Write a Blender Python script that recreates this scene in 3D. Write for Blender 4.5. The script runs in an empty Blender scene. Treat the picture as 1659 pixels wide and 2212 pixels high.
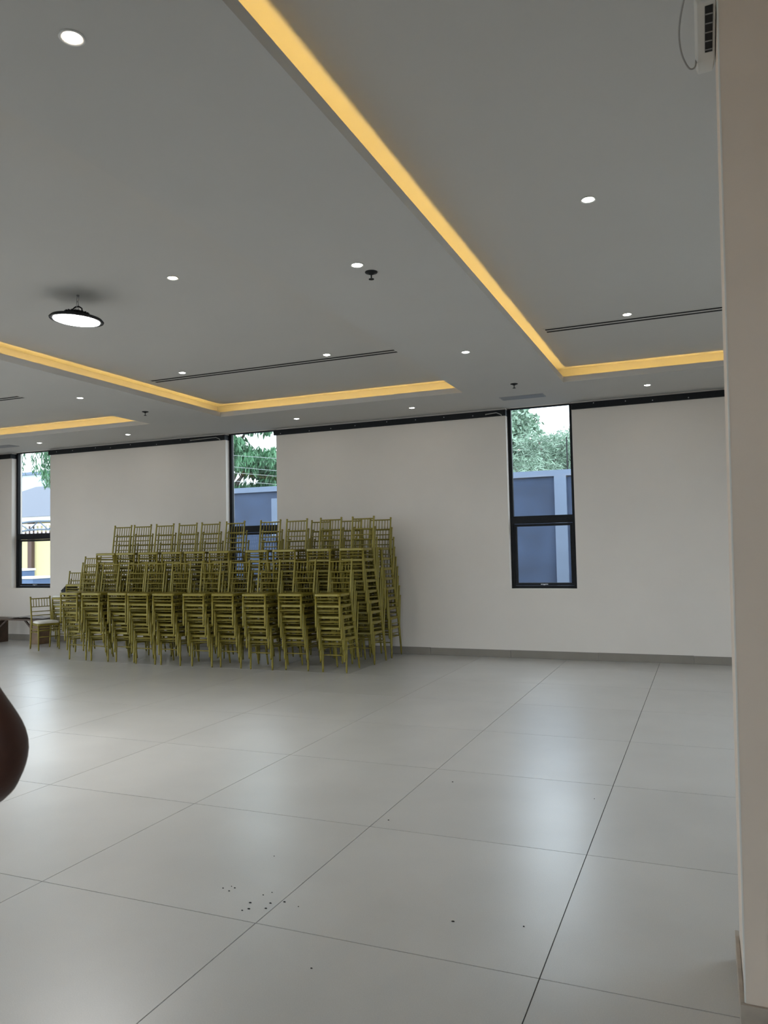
import bpy, bmesh, math, random
from mathutils import Vector, Matrix
random.seed(7)
rnd = random.Random(11)
S = bpy.context.scene
COL = S.collection

# ------------------------------------------------------------------ camera
FPX, YAW, PIT, ROL, CAMH = 1663.5, 0.394974, 0.0477304, -0.0204364, 1.5697
fw = Vector((-math.sin(YAW)*math.cos(PIT), math.cos(YAW)*math.cos(PIT), math.sin(PIT)))
r0 = Vector((math.cos(YAW), math.sin(YAW), 0)); u0 = r0.cross(fw)
rt = math.cos(ROL)*r0 + math.sin(ROL)*u0
up = -math.sin(ROL)*r0 + math.cos(ROL)*u0
cd = bpy.data.cameras.new('camera'); cam = bpy.data.objects.new('camera', cd); COL.objects.link(cam)
m = Matrix.Identity(4)
for i in range(3):
    m[i][0] = rt[i]; m[i][1] = up[i]; m[i][2] = -fw[i]
m[2][3] = CAMH
cam.matrix_world = m
cd.sensor_fit = 'VERTICAL'; cd.sensor_height = 36.0; cd.sensor_width = 27.0
cd.lens = FPX/2212*36; cd.clip_start = 0.05; cd.clip_end = 300
cd.dof.use_dof = True; cd.dof.focus_distance = 8.0; cd.dof.aperture_fstop = 7.0
S.camera = cam

# ------------------------------------------------------------------ sky, exposure
w = bpy.data.worlds.new('overcast_sky'); S.world = w; w.use_nodes = True
bg = w.node_tree.nodes['Background']
bg.inputs[0].default_value = (0.91, 0.98, 1.06, 1); bg.inputs[1].default_value = 2.2
S.view_settings.view_transform = 'Standard'; S.view_settings.look = 'None'
S.view_settings.exposure = 1.12; S.view_settings.gamma = 1.0; S.view_settings.use_curve_mapping = False
S.cycles.max_bounces = 10; S.cycles.diffuse_bounces = 6; S.cycles.transparent_max_bounces = 12
S.cycles.caustics_reflective = False; S.cycles.caustics_refractive = False

# ------------------------------------------------------------------ materials
def mat(name, col, rough=0.6, metal=0.0, spec=0.5, noise=None, bump=None, emit=None, estr=0, coat=0):
    """noise=(scale, amount, detail) varies the base colour; bump=(scale, strength)"""
    mt = bpy.data.materials.new(name); mt.use_nodes = True
    nt = mt.node_tree; b = nt.nodes['Principled BSDF']
    b.inputs['Base Color'].default_value = (*col, 1)
    b.inputs['Roughness'].default_value = rough; b.inputs['Metallic'].default_value = metal
    b.inputs['Specular IOR Level'].default_value = spec
    if coat: b.inputs['Coat Weight'].default_value = coat
    tc = nt.nodes.new('ShaderNodeTexCoord')
    if noise:
        n = nt.nodes.new('ShaderNodeTexNoise'); n.inputs['Scale'].default_value = noise[0]
        n.inputs['Detail'].default_value = noise[2] if len(noise) > 2 else 4
        nt.links.new(tc.outputs['Object'], n.inputs['Vector'])
        r = nt.nodes.new('ShaderNodeMapRange'); r.inputs[1].default_value = .25; r.inputs[2].default_value = .75
        r.inputs[3].default_value = 1-noise[1]; r.inputs[4].default_value = 1+noise[1]
        nt.links.new(n.outputs[0], r.inputs[0])
        v = nt.nodes.new('ShaderNodeVectorMath'); v.operation = 'SCALE'
        v.inputs[0].default_value = col; nt.links.new(r.outputs[0], v.inputs['Scale'])
        nt.links.new(v.outputs[0], b.inputs['Base Color'])
    if bump:
        n2 = nt.nodes.new('ShaderNodeTexNoise'); n2.inputs['Scale'].default_value = bump[0]; n2.inputs['Detail'].default_value = 3
        nt.links.new(tc.outputs['Object'], n2.inputs['Vector'])
        bp = nt.nodes.new('ShaderNodeBump'); bp.inputs['Strength'].default_value = bump[1]; bp.inputs['Distance'].default_value = .01
        nt.links.new(n2.outputs[0], bp.inputs['Height']); nt.links.new(bp.outputs[0], b.inputs['Normal'])
    if emit:
        b.inputs['Emission Color'].default_value = (*emit, 1); b.inputs['Emission Strength'].default_value = estr
    return mt

M = {}
M['wall'] = mat('wall_paint', (.75, .69, .63), .75, noise=(1.3, .03), bump=(14, .05))
M['ceiling'] = mat('ceiling_paint', (.545, .535, .515), .85, noise=(1.0, .02), bump=(9, .03))
M['column'] = mat('column_paint', (.76, .645, .545), .7, noise=(3, .04), bump=(14, .06))
M['bead'] = mat('corner_bead', (.80, .78, .74), .6)
M['grout'] = mat('grout', (.055, .055, .05), .9)
M['skirt'] = mat('skirting_tile', (.25, .222, .19), .5, spec=.3, noise=(5, .05))
M['skirt_old'] = mat('skirting_worn', (.42, .36, .30), .6, noise=(9, .22))
M['black'] = mat('black_metal', (.008, .009, .011), .55, spec=.25, noise=(30, .3))
M['dark'] = mat('dark_void', (.01, .01, .01), .9)
M['white_plastic'] = mat('white_plastic', (.62, .61, .58), .45)
M['white_metal'] = mat('white_metal', (.7, .7, .68), .4)
M['steel'] = mat('steel', (.35, .35, .36), .35, 1)
M['cable'] = mat('grey_cable', (.3, .29, .28), .5)
M['chair'] = mat('gold_paint', (.235, .188, .028), .36, .25, spec=.4, noise=(6, .12), coat=.08)
M['cushion'] = mat('cream_vinyl', (.72, .69, .62), .5, noise=(8, .05))
M['wood'] = mat('dark_wood', (.075, .045, .03), .5, noise=(7, .35))
M['brownwood'] = mat('brown_board', (.19, .12, .07), .6, noise=(7, .25))
M['sheet'] = mat('grey_cloth', (.32, .30, .29), .6, noise=(12, .3))
M['bag'] = mat('black_cloth', (.012, .012, .013), .8)
M['panel_grey'] = mat('grey_grille', (.30, .31, .33), .5)
M['led'] = mat('led_tape', (1, .7, .25), .5, emit=(1.0, .655, .175), estr=14)
M['lamp_warm'] = mat('downlight_warm', (1, .9, .8), .3, emit=(1.0, .86, .7), estr=25)
M['lamp_white'] = mat('downlight_white', (1, 1, 1), .3, emit=(1.0, .97, .9), estr=25)
M['lamp_cool'] = mat('pendant_lens', (1, 1, 1), .3, emit=(1.0, .985, .95), estr=60)
M['skin'] = mat('skin', (.062, .020, .011), .5, noise=(9, .15), bump=(60, .1))
M['hair'] = mat('hair', (.008, .007, .006), .9, bump=(80, .6))
M['shirt'] = mat('shirt', (.30, .22, .19), .85, noise=(40, .06))
M['trousers'] = mat('trousers', (.03, .035, .05), .85)
M['shoe'] = mat('shoe', (.02, .02, .02), .5)
M['eye'] = mat('eye', (.7, .68, .64), .3)
M['iris'] = mat('iris', (.03, .015, .01), .3)
M['lip'] = mat('lip', (.12, .035, .03), .5)
# outdoors
M['bwall'] = mat('boundary_render', (.036, .060, .118), .8, noise=(1.6, .38, 9))
M['bwall_l'] = mat('boundary_trim', (.15, .20, .29), .8, noise=(2.0, .06))
M['earth'] = mat('ground', (.24, .22, .19), .9, noise=(1, .2))
M['leaf_pale'] = mat('leaf_pale', (.25, .36, .27), .6, noise=(2, .3))
M['leaf_dark'] = mat('leaf_dark', (.07, .19, .09), .5, noise=(2, .35))
M['bark'] = mat('bark', (.10, .085, .07), .9, noise=(5, .3))
M['wire'] = mat('wire', (.30, .33, .33), .4)
M['fence_wire'] = mat('fence_wire', (.10, .11, .11), .4)
M['yellow'] = mat('yellow_render', (.62, .55, .30), .8, noise=(1, .05))
M['paleblue'] = mat('pale_render', (.50, .58, .66), .8, noise=(.4, .04))
M['roof'] = mat('roof_sheet', (.07, .085, .12), .6)
M['white_render'] = mat('white_render', (.72, .72, .72), .8)
M['rust'] = mat('red_oxide', (.10, .06, .05), .8)
M['bluebox'] = mat('blue_plastic', (.07, .13, .25), .5)
M['truss'] = mat('truss_paint', (.10, .14, .19), .5)

def tile_mat():
    mt = bpy.data.materials.new('porcelain_tile'); mt.use_nodes = True
    nt = mt.node_tree; N = nt.nodes.new; L = nt.links.new; b = nt.nodes['Principled BSDF']
    g = N('ShaderNodeNewGeometry'); oi = N('ShaderNodeObjectInfo')
    n = N('ShaderNodeTexNoise'); n.inputs['Scale'].default_value = 1.7; n.inputs['Detail'].default_value = 6
    L(g.outputs['Position'], n.inputs['Vector'])
    r = N('ShaderNodeMapRange'); r.inputs[1].default_value = .3; r.inputs[2].default_value = .7; r.inputs[3].default_value = .93; r.inputs[4].default_value = 1.05
    L(n.outputs[0], r.inputs[0])
    r2 = N('ShaderNodeMapRange'); r2.inputs[3].default_value = .97; r2.inputs[4].default_value = 1.03
    L(oi.outputs['Random'], r2.inputs[0])
    sp = N('ShaderNodeTexNoise'); sp.inputs['Scale'].default_value = 260; sp.inputs['Detail'].default_value = 1
    L(g.outputs['Position'], sp.inputs['Vector'])
    r3 = N('ShaderNodeMapRange'); r3.inputs[1].default_value = .35; r3.inputs[2].default_value = .75; r3.inputs[3].default_value = .95; r3.inputs[4].default_value = 1.08
    L(sp.outputs[0], r3.inputs[0])
    m1 = N('ShaderNodeMath'); m1.operation = 'MULTIPLY'; L(r.outputs[0], m1.inputs[0]); L(r2.outputs[0], m1.inputs[1])
    m2 = N('ShaderNodeMath'); m2.operation = 'MULTIPLY'; L(m1.outputs[0], m2.inputs[0]); L(r3.outputs[0], m2.inputs[1])
    v = N('ShaderNodeVectorMath'); v.operation = 'SCALE'; v.inputs[0].default_value = (.545, .535, .515)
    L(m2.outputs[0], v.inputs['Scale']); L(v.outputs[0], b.inputs['Base Color'])
    sc = N('ShaderNodeTexNoise'); sc.inputs['Scale'].default_value = 3.1; sc.inputs['Detail'].default_value = 5; sc.inputs['Roughness'].default_value = .5
    L(g.outputs['Position'], sc.inputs['Vector'])
    rr = N('ShaderNodeMapRange'); rr.inputs[1].default_value = .2; rr.inputs[2].default_value = .8; rr.inputs[3].default_value = .30; rr.inputs[4].default_value = .36
    L(sc.outputs[0], rr.inputs[0]); L(rr.outputs[0], b.inputs['Roughness'])
    b.inputs['Specular IOR Level'].default_value = .95
    b.inputs['Coat Weight'].default_value = .8; b.inputs['Coat Roughness'].default_value = .31; b.inputs['Coat IOR'].default_value = 1.6
    return mt
M['tile'] = tile_mat()

def glass_mat():
    mt = bpy.data.materials.new('window_glass'); mt.use_nodes = True
    nt = mt.node_tree; nt.nodes.clear(); N = nt.nodes.new; L = nt.links.new
    o = N('ShaderNodeOutputMaterial'); mx = N('ShaderNodeMixShader'); t = N('ShaderNodeBsdfTransparent'); g = N('ShaderNodeBsdfGlossy'); lw = N('ShaderNodeLayerWeight'); f = N('ShaderNodeMath'); f2 = N('ShaderNodeMapRange')
    t.inputs[0].default_value = (.92, .955, .965, 1); g.inputs['Roughness'].default_value = .0; g.inputs[0].default_value = (.9, .95, 1, 1)
    lw.inputs['Blend'].default_value = .5; f.operation = 'POWER'; f.inputs[1].default_value = 5   # Schlick reflectance
    f2.inputs[3].default_value = .035; L(lw.outputs['Facing'], f.inputs[0]); L(f.outputs[0], f2.inputs[0])
    L(f2.outputs[0], mx.inputs[0]); L(t.outputs[0], mx.inputs[1]); L(g.outputs[0], mx.inputs[2]); L(mx.outputs[0], o.inputs[0])
    return mt
M['glass'] = glass_mat()

# ------------------------------------------------------------------ mesh helpers
class MB:
    """collects vertices and faces, then links them as one mesh object"""
    def __init__(s): s.v = []; s.f = []
    def box(s, x0, x1, y0, y1, z0, z1):
        k = len(s.v)
        s.v += [(x0,y0,z0),(x1,y0,z0),(x1,y1,z0),(x0,y1,z0),(x0,y0,z1),(x1,y0,z1),(x1,y1,z1),(x0,y1,z1)]
        s.f += [tuple(k+i for i in q) for q in ((0,3,2,1),(4,5,6,7),(0,1,5,4),(1,2,6,5),(2,3,7,6),(3,0,4,7))]
        return s
    def tube(s, pts, rad, n=6, cap=True):
        pts = [Vector(p) for p in pts]
        if not isinstance(rad, (list, tuple)): rad = [rad]*len(pts)
        k0 = len(s.v); prev = None
        for i, p in enumerate(pts):
            a = pts[max(i-1, 0)]; b = pts[min(i+1, len(pts)-1)]; d = (b-a).normalized()
            if prev is None:
                h = Vector((0, 0, 1)) if abs(d.z) < .9 else Vector((1, 0, 0))
                e1 = d.cross(h).normalized()
            else:
                e1 = (prev - d*prev.dot(d)).normalized()
            prev = e1; e2 = d.cross(e1)
            for j in range(n):
                t = 2*math.pi*(j+.5)/n
                s.v.append(tuple(p + (e1*math.cos(t)+e2*math.sin(t))*rad[i]))
        for i in range(len(pts)-1):
            for j in range(n):
                a = k0+i*n+j; b = k0+i*n+(j+1) % n
                s.f.append((a, b, b+n, a+n))
        if cap:
            s.f.append(tuple(k0+j for j in reversed(range(n)))); e = k0+(len(pts)-1)*n
            s.f.append(tuple(e+j for j in range(n)))
        return s
    def lathe(s, prof, n=24, c=(0, 0, 0)):
        k0 = len(s.v)
        for r, z in prof:
            for j in range(n):
                t = 2*math.pi*j/n; s.v.append((c[0]+r*math.cos(t), c[1]+r*math.sin(t), c[2]+z))
        for i in range(len(prof)-1):
            for j in range(n):
                a = k0+i*n+j; b = k0+i*n+(j+1) % n
                s.f.append((a, b, b+n, a+n))
        s.f.append(tuple(k0+j for j in reversed(range(n)))); e = k0+(len(prof)-1)*n
        s.f.append(tuple(e+j for j in range(n)))
        return s
    def prism(s, poly, z0, z1):
        k = len(s.v); n = len(poly)
        s.v += [(x, y, z0) for x, y in poly] + [(x, y, z1) for x, y in poly]
        s.f.append(tuple(k+i for i in reversed(range(n)))); s.f.append(tuple(k+n+i for i in range(n)))
        for i in range(n):
            j = (i+1) % n; s.f.append((k+i, k+j, k+n+j, k+n+i))
        return s
    def loft(s, rings):
        k = len(s.v); n = len(rings[0])
        for r in rings: s.v += [tuple(p) for p in r]
        for i in range(len(rings)-1):
            for j in range(n):
                a = k+i*n+j; b = k+i*n+(j+1) % n; s.f.append((a, b, b+n, a+n))
        s.f.append(tuple(k+i for i in reversed(range(n)))); e = k+(len(rings)-1)*n
        s.f.append(tuple(e+i for i in range(n)))
        return s
    def mesh(s, name, mt, smooth=False):
        me = bpy.data.meshes.new(name); me.from_pydata(s.v, [], s.f); me.materials.append(M[mt] if isinstance(mt, str) else mt)
        if smooth:
            me.polygons.foreach_set('use_smooth', [True]*len(me.polygons))
        me.update(); return me
    def build(s, name, mt, parent=None, smooth=False, bevel=0):
        o = obj(name, s.mesh(name, mt, smooth), parent)
        if bevel:
            bv = o.modifiers.new('bevel', 'BEVEL'); bv.width = bevel; bv.segments = 2; bv.limit_method = 'ANGLE'
        return o

def obj(name, me, parent=None, loc=(0, 0, 0)):
    o = bpy.data.objects.new(name, me); COL.objects.link(o); o.location = loc
    if parent: o.parent = parent
    return o
def tag(o, label=None, cat=None, group=None, kind=None):
    if label: o['label'] = label
    if cat: o['category'] = cat
    if group: o['group'] = group
    if kind: o['kind'] = kind
    return o
def empty(name, loc=(0, 0, 0), rz=0):
    o = bpy.data.objects.new(name, None); COL.objects.link(o); o.location = loc; o.rotation_euler = (0, 0, rz)
    o.empty_display_size = .1
    return o
def struct(name, label, cat, loc=(0, 0, 0)):
    return tag(empty(name, loc), label, cat, kind='structure')
def copy_tree(o, parent=None):
    c = o.copy(); COL.objects.link(c); c.parent = parent
    for ch in o.children: copy_tree(ch, c)
    return c

# ------------------------------------------------------------------ room dimensions
XL, XR, YB, YF = -13.4, 2.85, -3.0, 10.80
ZC, ZL, ZT, ZV = 3.548, 3.618, 3.725, 3.752       # soffit, lip top, tray ceiling, cove slot ceiling
TX = [(-11.46, -7.77), (-6.49, -2.80), (-1.53, 2.16)]  # trays
TY0, TY1 = -1.62, 9.425
COVE = 0.20
WIN = [(-12.19, -11.22), (-7.345, -6.37), (-2.585, -1.655)]
SILL = 0.967

# ------------------------------------------------------------------ floor
fl = MB().box(XL-.2, XR+.2, YB-.2, YF+.22, -.12, -.004).build('floor', 'grout')
tag(fl, 'pale grey large square porcelain tile floor with thin dark joints', 'floor', kind='structure')
gx, gy, TS, GAP = -3.017, 2.856, 1.2, .0022
tile_cache = {}
def tile_mesh(wd, dp):
    key = (round(wd, 3), round(dp, 3))
    if key not in tile_cache:
        b = .0015; mb = MB()
        def ring(i, z): return [(-wd/2+i, -dp/2+i, z), (wd/2-i, -dp/2+i, z), (wd/2-i, dp/2-i, z), (-wd/2+i, dp/2-i, z)]
        mb.loft([ring(0, -.006), ring(0, 0)])
        tile_cache[key] = mb.mesh('tile', 'tile')
    return tile_cache[key]
i0 = math.floor((XL-gx)/TS); i1 = math.ceil((XR-gx)/TS)
j0 = math.floor((YB-gy)/TS); j1 = math.ceil((YF-gy)/TS)
for i in range(i0, i1):
    for j in range(j0, j1):
        xa, xb = max(XL, gx+i*TS)+GAP, min(XR, gx+(i+1)*TS)-GAP
        ya, yb = max(YB, gy+j*TS)+GAP, min(YF, gy+(j+1)*TS)-GAP
        if xb-xa < .02 or yb-ya < .02: continue
        obj('tile', tile_mesh(xb-xa, yb-ya), fl, ((xa+xb)/2, (ya+yb)/2, 0))

# ------------------------------------------------------------------ far wall with its three windows
mb = MB(); T = .24
edges = [XL-.2] + [e for wn in WIN for e in wn] + [XR+.2]
for k in range(0, len(edges), 2):
    mb.box(edges[k], edges[k+1], YF, YF+T, -.1, 4.0)
for a, b in WIN:
    mb.box(a, b, YF, YF+T, -.1, SILL)
    mb.box(a, b, YF, YF+T, ZC+.004, 4.0)
wf = mb.build('wall_far', 'wall')
tag(wf, 'off-white painted far wall with three tall narrow window openings', 'wall', kind='structure')

def window(n, a, b, label):
    e = struct('window_%d' % n, label, 'window', ((a+b)/2, YF+.13, SILL))
    hw = (b-a)/2; H = ZC-SILL; y0, y1 = -.025, .03; fwid = .05
    zt0, zt1 = 1.885-SILL, 1.995-SILL
    MB().box(-hw, -hw+fwid, y0, y1, 0, H).build('jamb', 'black', e)
    MB().box(hw-fwid, hw, y0, y1, 0, H).build('jamb', 'black', e)
    MB().box(-hw+fwid, hw-fwid, y0, y1, 0, .04).build('bottom_rail', 'black', e)
    MB().box(-hw+fwid, hw-fwid, y0, y1, H-.012, H+.03).build('head_rail', 'black', e)
    MB().box(-hw+fwid, hw-fwid, y0, y1, zt0, zt1).build('transom', 'black', e)
    # opening sash below the transom
    s = MB(); i = fwid+.004; t = .035
    s.box(-hw+i, -hw+i+t, y0+.008, y1, .044, zt0-.004); s.box(hw-i-t, hw-i, y0+.008, y1, .044, zt0-.004)
    s.box(-hw+i+t, hw-i-t, y0+.008, y1, .044, .044+t); s.box(-hw+i+t, hw-i-t, y0+.008, y1, zt0-.004-t, zt0-.004)
    sash = s.build('sash', 'black', e)
    h = MB().box(-.05, .05, y0-.012, y0+.008, .052, .064).box(-.012, .012, y0-.02, y0-.01, .045, .06).build('handle', 'steel', sash, bevel=.002)
    MB().box(-hw+i+t, hw-i-t, .0, .006, .044+t, zt0-.004-t).build('pane', 'glass', sash)
    MB().box(-hw+fwid, hw-fwid, .0, .006, zt1, H-.012).build('pane', 'glass', e)
window(1, *WIN[2], 'tall black-framed window at right end of far wall, clear of the chairs')
window(2, *WIN[1], 'tall black-framed window behind the middle of the chair stacks')
window(3, *WIN[0], 'tall black-framed window at far left above the bench')

# baseboard along the far wall, made of tile strips
bb = struct('baseboard_far', 'low grey tile skirting along the far wall', 'baseboard', (0, YF, 0))
x = XL; L_ = 1.2; k = 0
while x < XR-.01:
    xe = min(x+L_, XR)
    MB().box(x+.001, xe-.001, -.012, 0, 0.0, .105+.002*math.sin(k*2.1)).build('skirting_tile', 'skirt', bb, bevel=.0015); x = xe; k += 1

# black bars on the wall top between the windows
bars = [(XL, WIN[0][0]+.0, 'short black steel bar on wall top left of the leftmost window'),
        (WIN[0][1]-.01, WIN[1][0], 'black steel bar on wall top between the left and middle windows'),
        (WIN[1][1]-.03, WIN[2][0], 'long black steel bar on wall top between the middle and right windows'),
        (WIN[2][1]+.005, XR, 'black steel bar on wall top right of the right window')]
for n, (a, b, lb) in enumerate(bars):
    t = struct('trim_%d' % (n+1), lb, 'bar', ((a+b)/2, YF, 3.44)); hl = (b-a)/2
    MB().box(-hl, hl, -.035, 0, 0, .085).build('bar', 'black', t, bevel=.003)
    if n < 3:   # return into the reveal
        MB().box(hl, hl+.006, -.035, .105, .0, .085).build('return_plate', 'black', t)
    for q in range(int(2*hl/.45)):
        xx = -hl+.2+q*.45+rnd.uniform(-.1, .1)
        if xx < hl-.05:
            MB().lathe([(.008, -.002), (.008, .002), (.004, .004)], 8).build('bolt', 'steel', t).matrix_local = Matrix.Translation((xx, -.036, .02+rnd.random()*.045)) @ Matrix.Rotation(math.pi/2, 4, 'X')
for n, (xe, z, ln) in enumerate([(WIN[1][0]-.05, 3.475, .62), (WIN[2][0]-.02, 3.472, .26)]):
    p = MB().tube([(xe-ln, YF-.036, z), (xe-ln, YF-.06, z), (xe-.1, YF-.06, z+.012), (xe-.03, YF-.06, z-.02), (xe-.03, YF-.038, z-.04)], .007, 8).build('curtain_rod', 'cable', smooth=True)
    tag(p, ['thin bent pale rod fixed on the black bar left of the middle window', 'short thin pale rod fixed on the black bar left of the right window'][n], 'rod')

# ------------------------------------------------------------------ other walls (behind and beside the photographer)
def glazed_wall(name, label, axis, pos, lo, hi, openings, zt=2.9, sign=1):
    """a wall along one axis with added tall glazed openings"""
    mb = MB(); e = [lo]+[q for o_ in openings for q in o_]+[hi]
    def bx(a, b, z0, z1):
        if axis == 'x': mb.box(a, b, *sorted((pos, pos+sign*.2)), z0, z1)
        else: mb.box(*sorted((pos, pos+sign*.2)), a, b, z0, z1)
    for k in range(0, len(e), 2): bx(e[k], e[k+1], -.1, 4.0)
    for a, b in openings: bx(a, b, zt, 4.0)
    o = tag(mb.build(name, 'wall'), label, 'wall', kind='structure')
    return o
BACK_OPEN = [(-13.0, -9.8), (-9.5, -6.3), (-3.4, -1.9), (.3, 1.2)]  # unseen openings, added to let more daylight into the hall
LEFT_OPEN = [(2.2, 5.0), (5.3, 8.1)]  # unseen openings, added to bring daylight in from the left
glazed_wall('wall_back', 'off-white painted wall behind the photographer with added tall glazed openings', 'x', YB, XL-.2, XR+.2, BACK_OPEN, 3.3, -1)
glazed_wall('wall_left', 'off-white painted wall at left end of the hall with added unseen glazed openings', 'y', XL, YB, YF, LEFT_OPEN, 3.3, -1)
RIGHT_OPEN = [(4.4, 8.0)]  # unseen opening behind the column, added to brighten the right bay
glazed_wall('wall_right', 'off-white painted side wall beyond the column with one added glazed opening', 'y', XR, YB, YF, RIGHT_OPEN, 3.3, 1)
def added_window(n, axis, pos, a, b, label):  # frame and panes of an added opening out of view
    e = struct('window_%d' % n, label, 'window', ((a+b)/2, pos, 0) if axis == 'x' else (pos, (a+b)/2, 0))
    if axis == 'y': e.rotation_euler = (0, 0, math.pi/2)
    hw = (b-a)/2; H = 3.3
    for x_ in (-hw, -.03, hw-.06): MB().box(x_, x_+.06, -.03, .03, 0, H).build('jamb', 'black', e)
    for z_ in (0, H-.06): MB().box(-hw+.06, hw-.06, -.03, .03, z_, z_+.06).build('rail', 'black', e)
    for s_ in (-1, 1): MB().box(min(.03*s_, s_*(hw-.06)), max(.03*s_, s_*(hw-.06)), -.003, .003, .06, H-.06).build('pane', 'glass', e)
nn = 4
for q, (a, b) in enumerate(BACK_OPEN):
    added_window(nn, 'x', YB-.1, a, b, 'added black-framed glazed opening in the wall behind the photographer, number %s from the left end' % ('one', 'two', 'three', 'four')[q]); nn += 1
for q, (a, b) in enumerate(LEFT_OPEN):
    added_window(nn, 'y', XL-.1, a, b, 'added unseen black-framed glazed opening in the left wall, %s the far wall' % ('farther from', 'nearer')[q]); nn += 1

added_window(nn, 'y', XR+.1, *RIGHT_OPEN[0], 'added black-framed glazed opening in the right side wall beyond the column')

# ------------------------------------------------------------------ ceiling: soffit, three trays with lit coves
mb = MB(); zs = ZC+.012
LT = .012
xs = [XL] + [q for t in TX for q in (t[0]-LT, t[1]+LT)] + [XR]
mb.box(XL, XR, TY1+LT, YF, ZC, zs); mb.box(XL, XR, YB, TY0-LT, ZC, zs)
for k in range(0, len(xs), 2): mb.box(xs[k], xs[k+1], TY0-LT, TY1+LT, ZC, zs)
ce = mb.build('ceiling', 'ceiling')
tag(ce, 'white plaster ceiling soffit with three recessed trays', 'ceiling', kind='structure')
top = MB().box(XL-.2, XR+.2, YB-.2, YF+.24, 4.0, 4.1).build('roof_slab', 'wall', ce)
names = ['left', 'middle', 'right']
for (a, b), nm in zip(TX, names):
    cy = (TY0+TY1)/2
    # tray ceiling panel, its edge flush over the lip
    MB().box(a+.0, b-.0, TY0, TY1, ZT, 4.0).build('tray_panel', 'ceiling', ce)
    lip = MB(); t = .012
    lip.box(a-t, a, TY0-t, TY1+t, ZC, ZL); lip.box(b, b+t, TY0-t, TY1+t, ZC, ZL)
    lip.box(a, b, TY1, TY1+t, ZC, ZL); lip.box(a, b, TY0-t, TY0, ZC, ZL)
    lip.build('cove_lip', 'ceiling', ce)
    bw = MB(); c = COVE; d = .02
    bw.box(a-c-d, a-c, TY0-c-d, TY1+c+d, zs, 4.0); bw.box(b+c, b+c+d, TY0-c-d, TY1+c+d, zs, 4.0)
    bw.box(a-c, b+c, TY1+c, TY1+c+d, zs, 4.0); bw.box(a-c, b+c, TY0-c-d, TY0-c, zs, 4.0)
    bw.build('cove_wall', 'ceiling', ce)
    cv = MB()
    cv.box(a-c, a, TY0-c, TY1+c, ZV, ZV+.02); cv.box(b, b+c, TY0-c, TY1+c, ZV, ZV+.02)
    cv.box(a, b, TY1, TY1+c, ZV, ZV+.02); cv.box(a, b, TY0-c, TY0, ZV, ZV+.02)
    cv.build('cove_top', 'ceiling', ce)
    ld = MB(); q, h = .031, .006; z0, z1 = zs+.0005, zs+.003     # tape lying on the cove floor behind the lip
    ld.box(a-q-h, a-q+h, TY0, TY1, z0, z1); ld.box(b+q-h, b+q+h, TY0, TY1, z0, z1)
    ld.box(a, b, TY1+q-h, TY1+q+h, z0, z1); ld.box(a, b, TY0-q-h, TY0-q+h, z0, z1)
    l_ = ld.build('led_strip', 'led', ce); l_['label'] = 'amber LED strip in the cove of the %s tray' % nm

# ------------------------------------------------------------------ column at right with worn skirting
COLX0, COLX1, CY0, CY1, CW = .057, .104, 2.745, 3.2, .75
cl = empty('column', (COLX0+CW/2, (CY0+CY1)/2, 0))
tag(cl, 'beige painted square column at the right edge of the picture', 'column', kind='structure')
def colring(z, e=0.0):
    x0 = COLX0+(COLX1-COLX0)*z/3.7; ox, oy = cl.location.x, cl.location.y
    return [(x0+e-ox, CY0-oy, z), (COLX0+CW-ox, CY0-oy, z), (COLX0+CW-ox, CY1-oy, z), (x0+e-ox, CY1-oy, z)]
MB().loft([colring(0, .002), colring(3.6, .002), colring(ZT, .002)]).build('shaft', 'column', cl)
def bead_ring(z, y0, y1):
    x0 = COLX0+(COLX1-COLX0)*z/3.7; ox, oy = cl.location.x, cl.location.y
    return [(x0-.0005-ox, y0-oy, z), (x0+.0045-ox, y0-oy, z), (x0+.0045-ox, y1-oy, z), (x0-.0005-ox, y1-oy, z)]
MB().loft([bead_ring(.112, CY0-.0015, CY0+.02), bead_ring(ZT, CY0-.0015, CY0+.02)]).build('corner_bead', 'bead', cl)
ox, oy = cl.location.x, cl.location.y
MB().box(COLX0-.012-ox, COLX0+CW-ox, CY0-.013-oy, CY0-oy, 0, .11).build('skirting_tile', 'skirt_old', cl, bevel=.002)
MB().box(COLX0-.012-ox, COLX0+.002-ox, CY0-oy, CY1+.04-oy, 0, .11).build('skirting_tile', 'skirt_old', cl, bevel=.002)

# wall unit with louvre and its dangling cable
au = empty('wall_unit', (.068, 2.985, 3.40)); tag(au, 'slim white wall unit with dark louvre high on the column', 'air unit')
hl = .215
MB().loft([[(-.038, y, .02), (-.03, y, -.004), (.03, y, .0), (.034, y, .03), (.034, y, .17), (-.03, y, .17)] for y in (-.225, hl-.09)] +
          [[(-.036, y, .024), (-.028, y, .002), (.024, y, .004), (.030, y, .03), (.030, y, .16), (-.028, y, .16)] for y in (hl,)]).build('housing', 'white_plastic', au, bevel=.003)
MB().box(-.004, .022, -.2, .07, -.0035, .002).build('louvre_slot', 'dark', au)
for q in range(5):
    MB().box(-.003, .021, -.16+q*.052, -.156+q*.052, -.006, -.002).build('louvre_fin', 'cable', au)
def smooth_path(P, n=8):
    P = [Vector(p) for p in P]; out = []
    for i in range(len(P)-1):
        a, b, c, d = P[max(i-1, 0)], P[i], P[i+1], P[min(i+2, len(P)-1)]
        for k in range(n):
            t = k/n; out.append(.5*((2*b)+(c-a)*t+(2*a-5*b+4*c-d)*t*t+(3*b-a-3*c+d)*t**3))
    return out+[P[-1]]
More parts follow.
